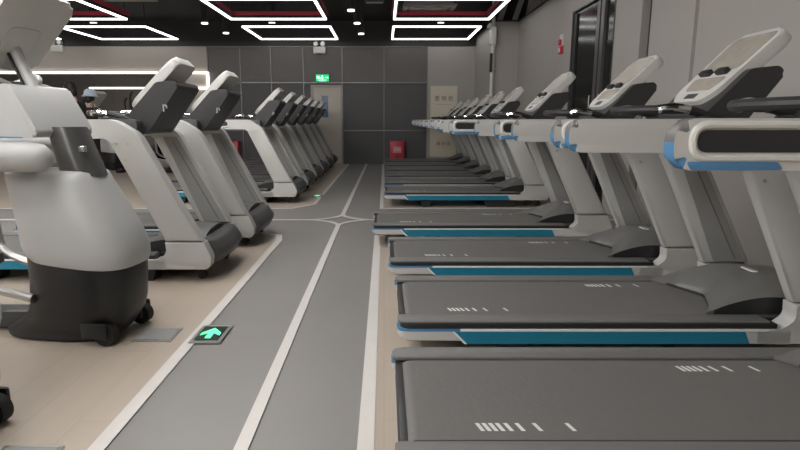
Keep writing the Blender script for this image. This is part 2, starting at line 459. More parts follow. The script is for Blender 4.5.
# poster
t = thing('poster', 'tall cream notice board with dark and red lettering on the grey back wall', 'poster', (1.40, YB-0.004, 0.12))
B('board', 'poster', -0.335, 0.335, -0.02, 0.0, 0.06, 1.72, t)
B('board_edge', 'grey_wall', -0.335, -0.30, -0.03, -0.02, 0.06, 1.72, t)
text_mesh('置 物 柜', 0.125, 'heading', 'ink', t, (0.02, -0.022, 1.425))
for z, w in ((1.29, 0.36), (1.05, 0.10)):
    B('rule_line', 'door_frame', -w/2+0.02, w/2+0.02, -0.0215, -0.02, z-0.006, z+0.006, t)
text_mesh('请 勿 动', 0.095, 'red_lettering', 'ink_red', t, (0.02, -0.022, 0.37))

# red hydrant / extinguisher boxes
def firebox(loc, label):
    t = thing('fire_extinguisher_box', label, 'fire box', loc, 'red fire boxes along the back wall')
    B('cabinet', 'red', -0.17, 0.17, -0.11, 0.11, 0.0, 0.55, t, 0.008)
    B('lid', 'red', -0.175, 0.175, -0.115, 0.115, 0.535, 0.56, t, 0.004)
    B('label_plate', 'red_label', -0.10, 0.10, -0.114, -0.108, 0.28, 0.43, t)
    text_mesh('消防', 0.09, 'lettering', 'white', t, (0, -0.115, 0.355))
    B('lower_label', 'red_label', -0.11, 0.11, -0.114, -0.108, 0.06, 0.11, t)
    bm = bmesh.new(); tube_into(bm, [(-0.03, -0.11, 0.20), (-0.03, -0.135, 0.20), (0.03, -0.135, 0.20), (0.03, -0.11, 0.20)], 0.007, 6); finish(bm, 'handle', 'black', t)
firebox((0.31, 13.33, 0.004), 'red fire extinguisher box against the dark panels right of the aisle end')
firebox((-3.62, 13.33, 0.004), 'red fire extinguisher box glimpsed behind the first machine of the far treadmill row')

# fire alarm on the right wall
t = thing('fire_alarm', 'small red and white fire alarm on the grey wall beside the dark doorway', 'alarm', (XR, 8.36, 2.13))
B('backplate', 'white_plastic', -0.03, 0, -0.06, 0.06, -0.03, 0.13, t, 0.006)
bm = bmesh.new(); cyl_into(bm, (-0.03, 0, 0.02), (-0.06, 0, 0.02), 0.045, 0.04, 20); finish(bm, 'strobe', 'red', t)
B('call_point', 'red', -0.045, 0, -0.05, 0.05, -0.14, -0.035, t, 0.006)
B('call_button', 'white', -0.05, -0.045, -0.03, 0.03, -0.115, -0.06, t)

# white pipe with bracket and lens box at the pilaster corner
t = thing('wall_pipe', 'white vertical pipe with a boxy fitting at the corner of the far pilaster', 'pipe', (2.07, 11.02, 0))
bm = bmesh.new(); cyl_into(bm, (0, 0, 0.9), (0, 0, ZC), 0.035); finish(bm, 'riser', 'white_plastic', t)
bm = bmesh.new(); box_into(bm, -0.06, 0.05, -0.08, 0.05, 2.45, 2.78, 0.01); finish(bm, 'junction_box', 'white_plastic', t)
bm = bmesh.new(); cyl_into(bm, (-0.09, -0.06, 2.80), (0.0, 0.0, 2.74), 0.055, 0.05); finish(bm, 'lamp_head', 'white_plastic', t)
B('meter', 'black', -0.05, -0.005, -0.06, 0.02, 1.95, 2.3, t, 0.01)
for z in (1.2, 2.0): B('clip', 'steel', -0.045, 0.07, -0.02, 0.02, z, z+0.03, t)

# ------------------------------------------------------------------ ceiling fittings
def ring_prism(bm, x0, x1, y0, y1, w, z0, z1):
    o = [(x0,y0),(x1,y0),(x1,y1),(x0,y1)]; i = [(x0+w,y0+w),(x1-w,y0+w),(x1-w,y1-w),(x0+w,y1-w)]
    v = {}
    for nm, ps in (('o', o), ('i', i)):
        for z in (z0, z1): v[nm, z] = [bm.verts.new((*p, z)) for p in ps]
    for k in range(4):
        j = (k+1) % 4
        bm.faces.new((v['o',z0][k], v['o',z0][j], v['o',z1][j], v['o',z1][k]))
        bm.faces.new((v['i',z0][k], v['i',z1][k], v['i',z1][j], v['i',z0][j]))
        bm.faces.new((v['o',z0][k], v['i',z0][k], v['i',z0][j], v['o',z0][j]))
        bm.faces.new((v['o',z1][k], v['o',z1][j], v['i',z1][j], v['i',z1][k]))
FW, FD, ZL = 1.76, 1.74, 2.85
def make_frame(label, loc, red, near=False):
    t = thing('ceiling_light', label, 'light', loc, 'rectangular light frames on the black ceiling')
    bm = bmesh.new(); ring_prism(bm, -FW/2, FW/2, -FD/2, FD/2, 0.036, 0.0, 0.026); finish(bm, 'light_strip', 'led_unseen_fill' if near else 'led', t, False)
    bm = bmesh.new(); ring_prism(bm, -FW/2-0.01, FW/2+0.01, -FD/2-0.01, FD/2+0.01, 0.065, 0.026, 0.075); finish(bm, 'housing', 'dark_wall', t, False)
    if red:  # solid band coloured to stand in for the red LED glow
        bm = bmesh.new(); ring_prism(bm, -FW/2-0.03, FW/2+0.03, -FD/2-0.03, FD/2+0.03, 0.10, 0.075, 0.14); finish(bm, 'red_glow_band', 'red_glow', t, False)
    for sx in (-1, 1):
        for sy in (-1, 1):
            bm = bmesh.new(); cyl_into(bm, (sx*(FW/2-0.03), sy*(FD/2-0.03), 0.075), (sx*(FW/2-0.03), sy*(FD/2-0.03), ZC-ZL), 0.006, n=6)
            finish(bm, 'hanger', 'dark_wall', t)
    return t
cols = [(1.05, 'right-hand'), (-1.93, 'middle'), (-5.58, 'left-hand'), (-8.25, 'far left')]
rows = [(12.37, 'against the back wall', False), (9.82, 'second from the back wall', True), (7.27, 'third from the back wall', True),
        (4.72, 'added out of view, fourth from the back wall', True), (2.17, 'added out of view, fifth from the back wall', False), (-0.4, 'added out of view, sixth from the back wall', False), (-2.95, 'added out of view, seventh from the back wall', False)]
protos = {}
for y, rn, red in rows:
    for x, cn in cols:
        if y < 9 and x < -8: continue
        if y < 6 and x > 0: continue
        near = y < 7  # unseen frames added overhead and behind the camera, brighter to light the room
        lab = 'glowing rectangular ceiling light, %s column, %s' % (cn, rn)
        if (red, near) not in protos: protos[red, near] = make_frame(lab, (x, y, ZL), red, near)
        else: dup(protos[red, near], (x, y, ZL), lab)

dl = [(-5.78, 11.6), (-3.57, 11.6), (-3.5, 12.87), (-2.23, 11.6), (-0.58, 10.28), (-0.535, 11.6), (-0.51, 12.97), (1.13, 11.6)]
dn = ['inside the left-hand gap between light frames', 'left of the middle light frames, nearer of two', 'left of the middle light frames, further of two',
      'between the two middle light frames', 'over the aisle, nearest of three', 'over the aisle, second of three', 'over the aisle, furthest of three', 'between the two right-hand light frames']
pr = None
for (x, y), nm in zip(dl, dn):
    lab = 'small round downlight, ' + nm
    if pr is None:
        pr = thing('downlight', lab, 'light', (x, y, 2.93), 'round downlights on the black ceiling')
        bm = bmesh.new(); cyl_into(bm, (0, 0, 0.03), (0, 0, ZC-2.93), 0.075); finish(bm, 'can', 'dark_wall', pr)
        bm = bmesh.new(); cyl_into(bm, (0, 0, 0.0), (0, 0, 0.02), 0.065); finish(bm, 'diffuser', 'lamp', pr)
    else: dup(pr, (x, y, 2.93), lab)
t = thing('track_light', 'short dim linear lamp on the black ceiling over the aisle', 'light', (-0.16, 9.9, 3.0))
B('housing', 'dark', -0.16, 0.16, -0.05, 0.05, 0.0, 0.05, t); B('lens', 'grey_wall', -0.14, 0.14, -0.04, 0.04, -0.012, 0.0, t)
B('stem', 'black', -0.02, 0.02, -0.02, 0.02, 0.05, 0.3, t)

def cassette(loc, label):
    t = thing('air_conditioner', label, 'air conditioner', loc, 'ceiling air conditioning cassettes')
    B('casing', 'silver_dark', -0.42, 0.42, -0.36, 0.36, 0.04, 0.30, t)
    B('fascia', 'grey_wall', -0.47, 0.47, -0.40, 0.40, 0.0, 0.04, t, 0.012)
    B('intake_grille', 'silver_dark', -0.26, 0.26, -0.22, 0.22, -0.008, 0.001, t)
    for s in (-1, 1): B('air_outlet', 'dark', s*0.36-0.03, s*0.36+0.03, -0.25, 0.25, -0.006, 0.001, t)
cassette((0.80, 10.55, 3.0), 'pale square air conditioning cassette above the right-hand ceiling light frame')
cassette((-4.25, 9.45, 3.0), 'pale air conditioning cassette on the ceiling between two columns of light frames')

# ------------------------------------------------------------------ floor fittings
def floor_sign(loc, label, proto=None):
    t = thing('floor_exit_sign', label, 'floor sign', loc, 'glowing arrow plates in the floor')
    B('plate', 'steel', -0.075, 0.075, -0.112, 0.112, 0.0, 0.006, t)
    B('sign_window', 'sign_dark', -0.058, 0.058, -0.09, 0.09, 0.006, 0.0075, t)
    bm = bmesh.new()
    prism_into(bm, [(-0.014, -0.065), (0.014, -0.065), (0.014, 0.0), (0.048, -0.03), (0.048, 0.005), (0, 0.068), (-0.048, 0.005), (-0.048, -0.03), (-0.014, 0.0)], 0.0075, 0.0085, 'z')
    finish(bm, 'arrow', 'green_arrow', t, False)
floor_sign((-0.855, 2.60, 0.006), 'steel floor plate with a glowing green arrow on the aisle edge, nearest the elliptical machine')
floor_sign((-0.93, 7.68, 0.006), 'far small floor plate with a green arrow beside the far treadmill row')
def socket(loc, label):
    t = thing('floor_socket', label, 'floor socket', loc, 'steel socket boxes in the timber floor')
    B('frame', 'steel', -0.095, 0.095, -0.087, 0.087, 0.0, 0.005, t)
    B('lid', 'silver_dark', -0.085, 0.085, -0.075, 0.077, 0.005, 0.007, t)
    B('catch', 'steel', -0.03, 0.03, -0.072, -0.062, 0.007, 0.009, t)
socket((-1.12, 2.595, 0.004), 'square steel floor socket box beside the front wheels of the elliptical machine')
socket((-1.135, 1.555, 0.004), 'steel floor socket box at the near end of the timber strip')

# ------------------------------------------------------------------ treadmill
def make_treadmill(label, loc, group, cdx=0.0, cdz=0.0, fdx=0.0, hdx=0.0):
    # cdx, cdz: console offset; fdx: back cover offset; hdx: hand bar offset (the two rows carry their consoles differently)
    T = thing('treadmill', label, 'treadmill', loc, group)
    # deck, belt, rollers
    bm = bmesh.new(); box_into(bm, 0.10, 1.85, -0.27, 0.27, 0.085, 0.165); finish(bm, 'deck', 'black', T, False)
    bm = bmesh.new()
    prof = round_poly([(0.030, 0.10), (0.030, 0.180), (1.78, 0.180), (1.78, 0.165), (0.10, 0.165), (0.10, 0.10)], [0.03, 0.04, 0.005, 0, 0, 0])
    prism_into(bm, prof, -0.257, 0.257, 'y', 0.0)
    def ticks(xs, y0):
        for x in xs:
            w = 0.012
            vs = [bm.verts.new(p) for p in ((x, y0, 0.1812), (x+w, y0, 0.1812), (x+w-0.012, y0+0.042, 0.1812), (x-0.012, y0+0.042, 0.1812))]
            f = bm.faces.new(vs); f.material_index = 1
    S = [0, 0.019, 0.038, 0.058, 0.082, 0.115, 0.165, 0.26]
    ticks([0.245 + s for s in S], -0.215)
    ticks([1.02 + 0.0 + s for s in S], 0.165)
    finish(bm, 'running_belt', ['belt', 'mark'], T, True, 40)
    B('rear_guard', 'black', 0.012, 0.07, -0.28, 0.28, 0.095, 0.168, T, 0.012)
    for s in (-1, 1):
        a, b = s*0.29, s*0.385
        def sl(y): return y if s > 0 else y
        lo, hi = min(a, b), max(a, b)
        # plan outline with a rounded outer rear corner
        def plan(x0, x1, inn, out, r):
            p = [(x0, s*inn), (x0, s*out), (x1, s*out), (x1, s*inn)]
            return round_poly(p, [0.012, r, 0, 0], 7)
        bm = bmesh.new(); prism_into(bm, plan(0.0, 1.62, 0.274, 0.362, 0.05), 0.172, 0.187, 'z', 0.005); fr = finish(bm, 'foot_rail', 'rail_top', T)
        bm = bmesh.new(); prism_into(bm, plan(0.012, 1.64, 0.280, 0.379, 0.055), 0.15, 0.179, 'z'); finish(bm, 'rail_shadow_gap', 'black', fr, False)  # black solid standing in for the shadow gap under the foot rail
        bm = bmesh.new(); prism_into(bm, plan(0.0, 1.70, 0.30, 0.385, 0.065), 0.088, 0.152, 'z', 0.005)
        for w in bm.verts:
            if w.co.z < 0.11 and w.co.x < 0.09: w.co.z += (0.09 - w.co.x)*0.4
        sp = finish(bm, 'side_panel', 'silver', T)
        # thin trim along the top edge: blue round the rear corner, white further on
        bm = bmesh.new()
        pl = [p for p in plan(-0.003, 0.27, 0.30, 0.388, 0.066)]
        prism_into(bm, pl, 0.150, 0.158, 'z'); finish(bm, 'corner_trim', 'blue', sp, False)
        bm = bmesh.new(); y0, y1 = sorted((s*0.375, s*0.3885)); box_into(bm, 0.27, 1.60, y0, y1, 0.149, 0.158); prism_into(bm, [(0.233, 0.149), (0.245, 0.149), (0.300, 0.092), (0.288, 0.092)], y0, y1, 'y'); finish(bm, 'edge_trim', 'white', sp, False)
        bm = bmesh.new(); y0, y1 = sorted((s*0.37, s*0.387))
        prism_into(bm, round_poly([(0.245, 0.148), (1.50, 0.148), (1.525, 0.092), (0.30, 0.092)], [0, 0, 0.004, 0.015]), y0, y1, 'y'); finish(bm, 'coloured_inlay', 'teal', sp, False)
        # upright shell: hand rail + raked upright as one C, and the shoe under it
        cpts = [(0.625, 1.05), (1.44, 1.05), (1.585, 0.96), (1.95, 0.275), (1.705, 0.275), (1.40, 0.932), (0.90, 0.932), (0.625, 0.932)]
        cr = round_poly(cpts, [0.054, 0.20, 0.16, 0, 0, 0.06, 0, 0.054], 10)
        y0, y1 = sorted((s*0.300, s*0.385))
        bm = bmesh.new(); prism_into(bm, cr, y0, y1, 'y', 0.022, 4)
        for w in bm.verts:
            if w.co.x < 1.0: w.co.y = s*(0.385 - (0.385 - abs(w.co.y))*0.55)
        for f in bm.faces:
            c_ = f.calc_center_median()
            if len(f.verts) < 8 and ((c_.x < 0.70 and c_.z < 0.995) or (c_.x < 0.90 and c_.z < 0.958)): f.material_index = 1
            elif len(f.verts) < 8 and c_.x < 0.70: f.material_index = 2
        sf = finish(bm, 'upright', ['silver', 'blue', 'hood'], T, True, 60)
        bm = bmesh.new()
        spts = [(1.55, 0.09), (1.55, 0.158), (1.66, 0.158), (1.715, 0.20), (1.705, 0.268), (1.955, 0.268), (2.0, 0.17), (1.985, 0.09)]
        prism_into(bm, round_poly(spts, [0, 0, 0.05, 0.05, 0, 0.01, 0.06, 0.04], 8), y0, y1, 'y', 0.005, 2); finish(bm, 'upright_shoe', 'silver', T)
        # grey inner lining of the upright with its service seam
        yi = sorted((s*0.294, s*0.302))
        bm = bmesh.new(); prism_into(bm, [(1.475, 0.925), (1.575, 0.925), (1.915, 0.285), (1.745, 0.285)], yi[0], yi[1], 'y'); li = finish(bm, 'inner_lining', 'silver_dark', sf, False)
        bm = bmesh.new(); yi = sorted((s*0.291, s*0.2945)); prism_into(bm, [(1.545, 0.89), (1.552, 0.89), (1.862, 0.30), (1.855, 0.30)], yi[0], yi[1], 'y'); finish(bm, 'seam', 'rail_top', li, False)
        # rail end: white loop round a dark grip panel on the outside, blue underside at the tip
        yo = s*0.387
        loop = round_poly([(0.665, 1.036), (1.18, 1.036), (1.18, 0.962), (0.665, 0.962)], 0.039, 8)
        inner = round_poly([(0.677, 1.024), (1.168, 1.024), (1.168, 0.974), (0.677, 0.974)], 0.027, 8)
        if s < 0:
            bm = bmesh.new(); tube_into(bm, [(x, yo, z) for x, z in loop[::1]], 0.009, 8, True); finish(bm, 'rail_loop', 'white_plastic', sf)
            bm = bmesh.new(); prism_into(bm, inner, s*0.380, s*0.3875, 'y'); finish(bm, 'grip_panel', 'black', sf, False)
        yt = sorted((s*0.380, s*0.389))
        bm = bmesh.new(); prism_into(bm, round_poly([(0.668, 0.934), (0.655, 0.953), (0.86, 0.953), (0.88, 0.934)], 0.006), yt[0], yt[1], 'y', 0.002); finish(bm, 'rail_accent', 'blue', sf)
        # screws
        bm = bmesh.new()
        for x, z in ((1.45, 0.90), (1.52, 0.90), (1.50, 0.80)):
            cyl_into(bm, (x, s*0.383, z), (x, s*0.388, z), 0.007, n=8)
        finish(bm, 'bolt', 'steel', sf)
    # toe cover wrapping the front end
    bm = bmesh.new()
    prof = round_poly([(1.80, 0.10), (2.00, 0.10), (2.05, 0.18), (1.99, 0.26), (1.92, 0.275), (1.80, 0.275)], [0, 0.04, 0.05, 0.05, 0.02, 0], 6)
    rings = []
    for k, y in enumerate((-0.299, -0.285, -0.24, -0.12, 0, 0.12, 0.24, 0.285, 0.299)):
        q = 1 - 0.08*abs(y/0.299)**6
        rings.append([(1.80 + (x-1.80)*q + 0.02*(1-(y/0.299)**2), y, z) for x, z in prof])
    loft_into(bm, rings); finish(bm, 'toe_cover', 'dark', T, True, 50)
    # motor hood: crowned shell, front of the belt
    bm = bmesh.new(); NU, NV = 16, 16; grid = []
    for i in range(NU+1):
        row = []
        for j in range(NV+1):
            v = -1 + 2*j/NV; y = v*0.262
            xr = 1.50 - 0.10*abs(v)**2.2 + 0.03*math.exp(-(v/0.25)**2)
            x = xr + (1.92 - xr)*i/NU; u = i/NU
            h = 0.145*(math.sin(min(1.0, u*1.7)*PI/2)**0.8) * (1 - 0.45*abs(v)**3) * (1 - 0.12*max(0, u-0.5)*2)
            row.append(bm.verts.new((x, y, 0.184 + h + (0.010 if i == 0 else 0))))
        grid.append(row)
    for i in range(NU):
        for j in range(NV): bm.faces.new((grid[i][j], grid[i+1][j], grid[i+1][j+1], grid[i][j+1]))
    bd = [e for e in bm.edges if e.is_boundary]
    r = bmesh.ops.extrude_edge_only(bm, edges=bd)
    for w in [g for g in r['geom'] if isinstance(g, bmesh.types.BMVert)]: w.co.z = 0.182
    bm.normal_update()
    for f in bm.faces:
        if abs(f.normal.z) < 0.2 and f.calc_center_median().x > 1.44: f.material_index = 1
    hd = finish(bm, 'motor_hood', ['hood', 'black'], T, True, 50)
    bm = bmesh.new()
    prism_into(bm, round_poly([(-0.018, -0.05), (0.018, -0.05), (0.018, 0.05), (-0.018, 0.05)], 0.017, 6), 0, 0.004, 'z', 0.0015)
    bd_ = finish(bm, 'badge', 'white', hd); bd_.location = (1.725, -0.03, 0.3265); bd_.rotation_euler = (0, math.radians(2), math.radians(0))
    bm = bmesh.new()
    for k in range(6): box_into(bm, -0.006, 0.006, -0.036+0.0125*k, -0.036+0.0125*k+0.008, 0.004, 0.0046)
    q = finish(bm, 'badge_lettering', 'ink', hd, False); q.location = bd_.location; q.rotation_euler = bd_.rotation_euler
    # console, tilted towards the runner
    ca = math.atan2(0.33, 0.335)
    cs, sn = math.cos(ca), math.sin(ca)
    def slab(name, m, outline, d0, d1, bev, parent, ox=1.455+cdx, oz=1.12+cdz):
        # outline: (along, y); d: depth along the normal (towards the runner positive)
        bm = bmesh.new(); prism_into(bm, outline, d0, d1, 'z', bev, 3)
        for w in bm.verts:
            a, y, dd = w.co
            w.co = (ox + a*cs - dd*sn, y, oz + a*sn + dd*cs)
        return finish(bm, name, m, parent, True, 40)
    con = round_poly([(0, -0.11), (0.06, -0.165), (0.45, -0.18), (0.45, 0.18), (0.06, 0.165), (0, 0.11)], [0.07, 0.10, 0.06, 0.06, 0.10, 0.07], 7)
    c = slab('console', 'console_grey', con, -0.042, 0.02, 0.016, T)
    scr = round_poly([(0.20, -0.145), (0.425, -0.15), (0.425, 0.15), (0.20, 0.145)], 0.03, 5)
    slab('display_panel', 'display', scr, 0.0195, 0.0215, 0.0, c)
    key = round_poly([(0.07, -0.10), (0.155, -0.14), (0.155, 0.14), (0.07, 0.10)], 0.03, 5)
    slab('keypad', 'display', key, 0.0195, 0.0212, 0.0, c)
    slab('badge', 'dark', round_poly([(0.02, -0.045), (0.05, -0.045), (0.05, 0.045), (0.02, 0.045)], 0.006, 3), 0.0195, 0.0216, 0.0, c)
    for s in (-1, 1):
        slab('control_paddle', 'black', round_poly([(0.165, s*0.065-0.04), (0.195, s*0.065-0.04), (0.195, s*0.065+0.04), (0.165, s*0.065+0.04)], 0.008, 3), 0.019, 0.042, 0.004, c)
    # dark backing tray behind the console, running down to the uprights
    bm = bmesh.new()
    prism_into(bm, round_poly([(1.33, 0.985), (1.47, 1.09), (1.655, 1.285), (1.775, 1.297), (1.80, 1.262), (1.585, 0.965), (1.40, 0.945)], [0.02, 0.03, 0.05, 0.05, 0.05, 0.05, 0.03], 7), -0.215, 0.215, 'y', 0.034, 4)
    for w in bm.verts: w.co.x += fdx; w.co.z += fdx*0.15
    f = finish(bm, 'console_back_cover', 'cover', T, True, 40)
    bm = bmesh.new()
    for k in range(2): box_into(bm, 1.69+0.02*k, 1.70+0.02*k, -0.2172, -0.2150, 1.10+0.02*k, 1.14)
    box_into(bm, 1.69, 1.715, -0.2172, -0.2150, 1.135, 1.145)
    for w in bm.verts: w.co.x += fdx; w.co.z += fdx*0.15
    finish(bm, 'emblem', 'silver_dark', f, False)
    bm = bmesh.new(); prism_into(bm, round_poly([(1.50, 1.05), (1.62, 1.05), (1.66, 1.24), (1.56, 1.20)], 0.01), -0.07, 0.07, 'y', 0.01)
    for w in bm.verts: w.co.x += cdx
    finish(bm, 'console_neck', 'black', T)
    # accessory tray between the rails
    bm = bmesh.new()
    prism_into(bm, round_poly([(1.24, 0.965), (1.24, 1.035), (1.42, 1.055), (1.55, 1.045), (1.55, 0.955)], [0.02, 0.03, 0.03, 0.02, 0.01]), -0.299, 0.299, 'y', 0.006)
    tr = finish(bm, 'accessory_tray', 'dark', T)
    for s in (-1, 1):
        bm = bmesh.new()
        ring = [(1.34 + 0.055*math.cos(k*PI/9), s*0.225 + 0.055*math.sin(k*PI/9), 1.055) for k in range(18)]
        tube_into(bm, ring, 0.008, 6, True); finish(bm, 'cup_ring', 'black', tr)
    # curved front hand bar with chrome pulse grips
    hb = [(x + hdx, y, z) for x, y, z in [(1.50, -0.21, 1.03), (1.36, -0.23, 1.085), (1.22, -0.20, 1.09), (1.16, -0.10, 1.09), (1.155, 0.0, 1.09), (1.16, 0.10, 1.09), (1.22, 0.20, 1.09), (1.36, 0.23, 1.085), (1.50, 0.21, 1.03)]]
    bm = bmesh.new(); tube_into(bm, hb, 0.019, 10, smoothn=5); h = finish(bm, 'hand_bar', 'black', T)
    for s in (-1, 1):
        bm = bmesh.new(); tube_into(bm, [(1.345+hdx, s*0.231, 1.088), (1.28+hdx, s*0.223, 1.0985), (1.225+hdx, s*0.203, 1.09)], 0.021, 10, smoothn=4); finish(bm, 'pulse_grip', 'chrome', h)
    # feet and transport wheels
    for x0, x1 in ((0.44, 0.58), (1.22, 1.62)):
        for s in (-1, 1):
            y0, y1 = sorted((s*0.20, s*0.34))
            bm = bmesh.new(); prism_into(bm, [(x0+0.03, 0.0), (x1-0.03, 0.0), (x1, 0.09), (x0, 0.09)], y0, y1, 'y'); finish(bm, 'foot', 'black', T, False)
    for s in (-1, 1):
        bm = bmesh.new(); cyl_into(bm, (1.90, s*0.26, 0.03), (1.90, s*0.29, 0.03), 0.03, n=16); box_into(bm, 1.885, 1.915, s*0.275-0.008, s*0.275+0.008, 0.04, 0.11)
        finish(bm, 'transport_wheel', 'rubber', T)
    return T

GR, GL = 'grey treadmills in the row by the wall', 'grey treadmills in the row across the aisle'
ordn = ['nearest', 'second', 'third', 'fourth', 'fifth', 'sixth', 'seventh', 'eighth', 'ninth', 'tenth']
ZG = 0.004
right = [(0.03, 1.65), (0.06, 2.655), (0.03, 3.71), (-0.10, 4.92)] + [(0.0, 7.05 + 1.06*i) for i in range(6)]
proto = None
for i, (x, y) in enumerate(right):
    if i < 4: lab = 'treadmill with teal side stripe in the near right-hand row, %s %s the camera' % (ordn[i], 'to' if i == 0 else 'from')
    else: lab = 'grey treadmill in the right-hand row beyond the crossing, %s %s it' % (ordn[i-4], 'to' if i == 4 else 'from')
    if proto is None: proto = make_treadmill(lab, (x, y, ZG), GR, -0.095, -0.005, -0.15, -0.10)
    else: dup(proto, (x, y, ZG), lab, GR)
left = [(-3.12, 3.88), (-3.07, 4.88)] + [(-3.10, 7.35 + 1.04*i) for i in range(6)]
for i, (x, y) in enumerate(left):
    if i < 2: lab = ['treadmill seen from its front beside the large elliptical machine, black console back', 'treadmill seen from its front just before the cross aisle, second after the elliptical machine'][i]
    else: lab = 'treadmill seen from its front, left row beyond the crossing, %s %s it' % (ordn[i-2], 'to' if i == 2 else 'from')
    if i == 0: lproto = make_treadmill(lab, (x, y, ZG), GL)
    else: dup(lproto, (x, y, ZG), lab, GL)

# ------------------------------------------------------------------ elliptical machine
def make_elliptical(label, loc, group):
    E = thing('elliptical_machine', label, 'elliptical machine', loc, group)   # origin below the body centre
    # black lower body
    bm = bmesh.new()
    rings = []
    for z, xb, xf in ((0.012, -0.52, 0.06), (0.04, -0.53, 0.10), (0.075, -0.46, 0.125), (0.12, -0.385, 0.15), (0.18, -0.36, 0.168), (0.30, -0.345, 0.18), (0.42, -0.345, 0.186), (0.55, -0.34, 0.14), (0.70, -0.34, 0.06)):
        hy = 0.17 if z < 0.1 else (0.205 if z < 0.5 else 0.185)
        rings.append(superellipse((xb+xf)/2, 0, (xf-xb)/2, hy, z, 3.0, 40))
    loft_into(bm, rings); finish(bm, 'lower_body', 'body_black', E, True, 50)
    # light shroud: shield wrapping the upper half
    bm = bmesh.new(); rings = []
    for z, xb, xf, hy in ((0.360, -0.30, 0.165, 0.195), (0.366, -0.325, 0.188, 0.212), (0.40, -0.345, 0.199, 0.220), (0.455, -0.362, 0.20, 0.221), (0.566, -0.370, 0.152, 0.214), (0.673, -0.392, 0.089, 0.203), (0.78, -0.42, 0.032, 0.18), (0.815, -0.425, 0.018, 0.172), (0.826, -0.41, 0.0, 0.155), (0.828, -0.38, -0.03, 0.12)):
        rings.append([(x, y, zz + 0.05*max(0, 1-(zz-0.36)/0.15)*(xf-x)/(xf-xb)) for x, y, zz in superellipse((xb+xf)/2, 0, (xf-xb)/2, hy, z, 3.0, 40)])
    loft_into(bm, rings); finish(bm, 'front_shroud', 'grey_light', E, True, 50)
    # neck
    bm = bmesh.new(); rings = []
    for z, cx, hx, hy in ((0.80, -0.060, 0.094, 0.105), (0.90, -0.090, 0.086, 0.10), (1.0, -0.120, 0.078, 0.095), (1.03, -0.13, 0.076, 0.093)):
        rings.append(superellipse(cx, 0, hx, hy, z, 2.4, 28))
    loft_into(bm, rings); nk = finish(bm, 'neck', 'neck', E, True, 50)
    B('badge', 'chrome', -0.02, 0.01, -0.085, -0.06, 0.915, 0.945, nk, 0.005)
    # wedge cover above the neck
    bm = bmesh.new()
    side = [(-0.75, 1.02), (-0.36, 0.99), (-0.15, 0.985), (-0.13, 1.01), (-0.245, 1.215), (-0.275, 1.222), (-0.75, 1.13)]
    prism_into(bm, round_poly(side, [0, 0.1, 0.015, 0.02, 0.02, 0.03, 0], 4), -0.195, 0.195, 'y', 0.02, 3)
    uc = finish(bm, 'upper_cover', 'grey_light', E, True, 40)
    # pivot arm (near and far), thick rounded tube
    for s in (-1, 1):
        bm = bmesh.new()
        e = 0.0 if s < 0 else -0.26
        pts = [(-0.80, s*0.25, 0.90), (-0.45, s*0.25, 0.90), (-0.15+e, s*0.25, 0.90), (-0.08+e, s*0.25, 0.90), (-0.052+e, s*0.25, 0.90), (-0.042+e, s*0.25, 0.90)]
        tube_into(bm, pts, [0.066, 0.066, 0.066, 0.060, 0.042, 0.012], 18); finish(bm, 'pivot_arm', 'grey_light', E, True, 60)
        # pedal bar and plate behind
        bm = bmesh.new(); tube_into(bm, [(-0.78, s*0.22, 0.86), (-0.80, s*0.22, 0.5), (-0.70, s*0.20, 0.33), (-0.25, s*0.20, 0.23)], 0.022, 10, smoothn=5); finish(bm, 'pedal_arm', 'steel', E)
        bm = bmesh.new(); prism_into(bm, round_poly([(-1.25, s*0.20-0.08), (-0.85, s*0.20-0.08), (-0.80, s*0.20+0.08), (-1.25, s*0.20+0.08)], 0.04), 0.27, 0.33, 'z', 0.012); finish(bm, 'pedal', 'dark', E)
        bm = bmesh.new(); tube_into(bm, [(-0.80, s*0.25, 0.88), (-0.98, s*0.26, 1.2), (-1.02, s*0.24, 1.5), (-0.98, s*0.20, 1.62)], 0.018, 10, smoothn=5); finish(bm, 'swing_handle', 'rubber', E)
    # rear stabiliser
    bm = bmesh.new(); prism_into(bm, [(-1.4, 0.015), (-0.42, 0.015), (-0.42, 0.11), (-1.4, 0.07)], -0.06, 0.06, 'y', 0.01); finish(bm, 'rear_beam', 'dark', E)
    B('rear_foot', 'body_black', -1.46, -1.34, -0.28, 0.28, 0.0, 0.07, E, 0.02)
    # mast and console
    bm = bmesh.new(); tube_into(bm, [(-0.27, 0, 1.17), (-0.37, 0, 1.40), (-0.395, 0, 1.46)], 0.027, 12); finish(bm, 'mast', 'silver', E)
    bm = bmesh.new(); tube_into(bm, [(-0.29, -0.03, 1.17), (-0.385, -0.03, 1.39)], 0.007, 8); finish(bm, 'cable', 'black', E)
    a = math.radians(49); cs, sn = math.cos(a), math.sin(a)
    bm = bmesh.new()
    out = round_poly([(0.0, -0.19), (0.0, 0.19), (0.36, 0.215), (0.42, 0.18), (0.42, -0.18), (0.36, -0.215)], [0.05, 0.05, 0.05, 0.08, 0.08, 0.05], 6)
    prism_into(bm, out, -0.07, 0.0, 'z', 0.022, 3)
    for w in bm.verts:
        q, y, d = w.co; w.co = (-0.490 + q*cs - d*sn, y, 1.345 + q*sn + d*cs)
    cn = finish(bm, 'console', 'white_plastic', E, True, 40)
    bm = bmesh.new(); prism_into(bm, round_poly([(0.05, -0.15), (0.05, 0.15), (0.37, 0.17), (0.37, -0.17)], 0.03), -0.001, 0.003, 'z')
    for w in bm.verts:
        q, y, d = w.co; w.co = (-0.490 + q*cs - d*sn, y, 1.345 + q*sn + d*cs)
    finish(bm, 'screen', 'black', cn, False)
    bm = bmesh.new(); prism_into(bm, round_poly([(0.10, -0.09), (0.10, 0.09), (0.24, 0.11), (0.24, -0.11)], 0.05), -0.074, -0.066, 'z', 0.003)
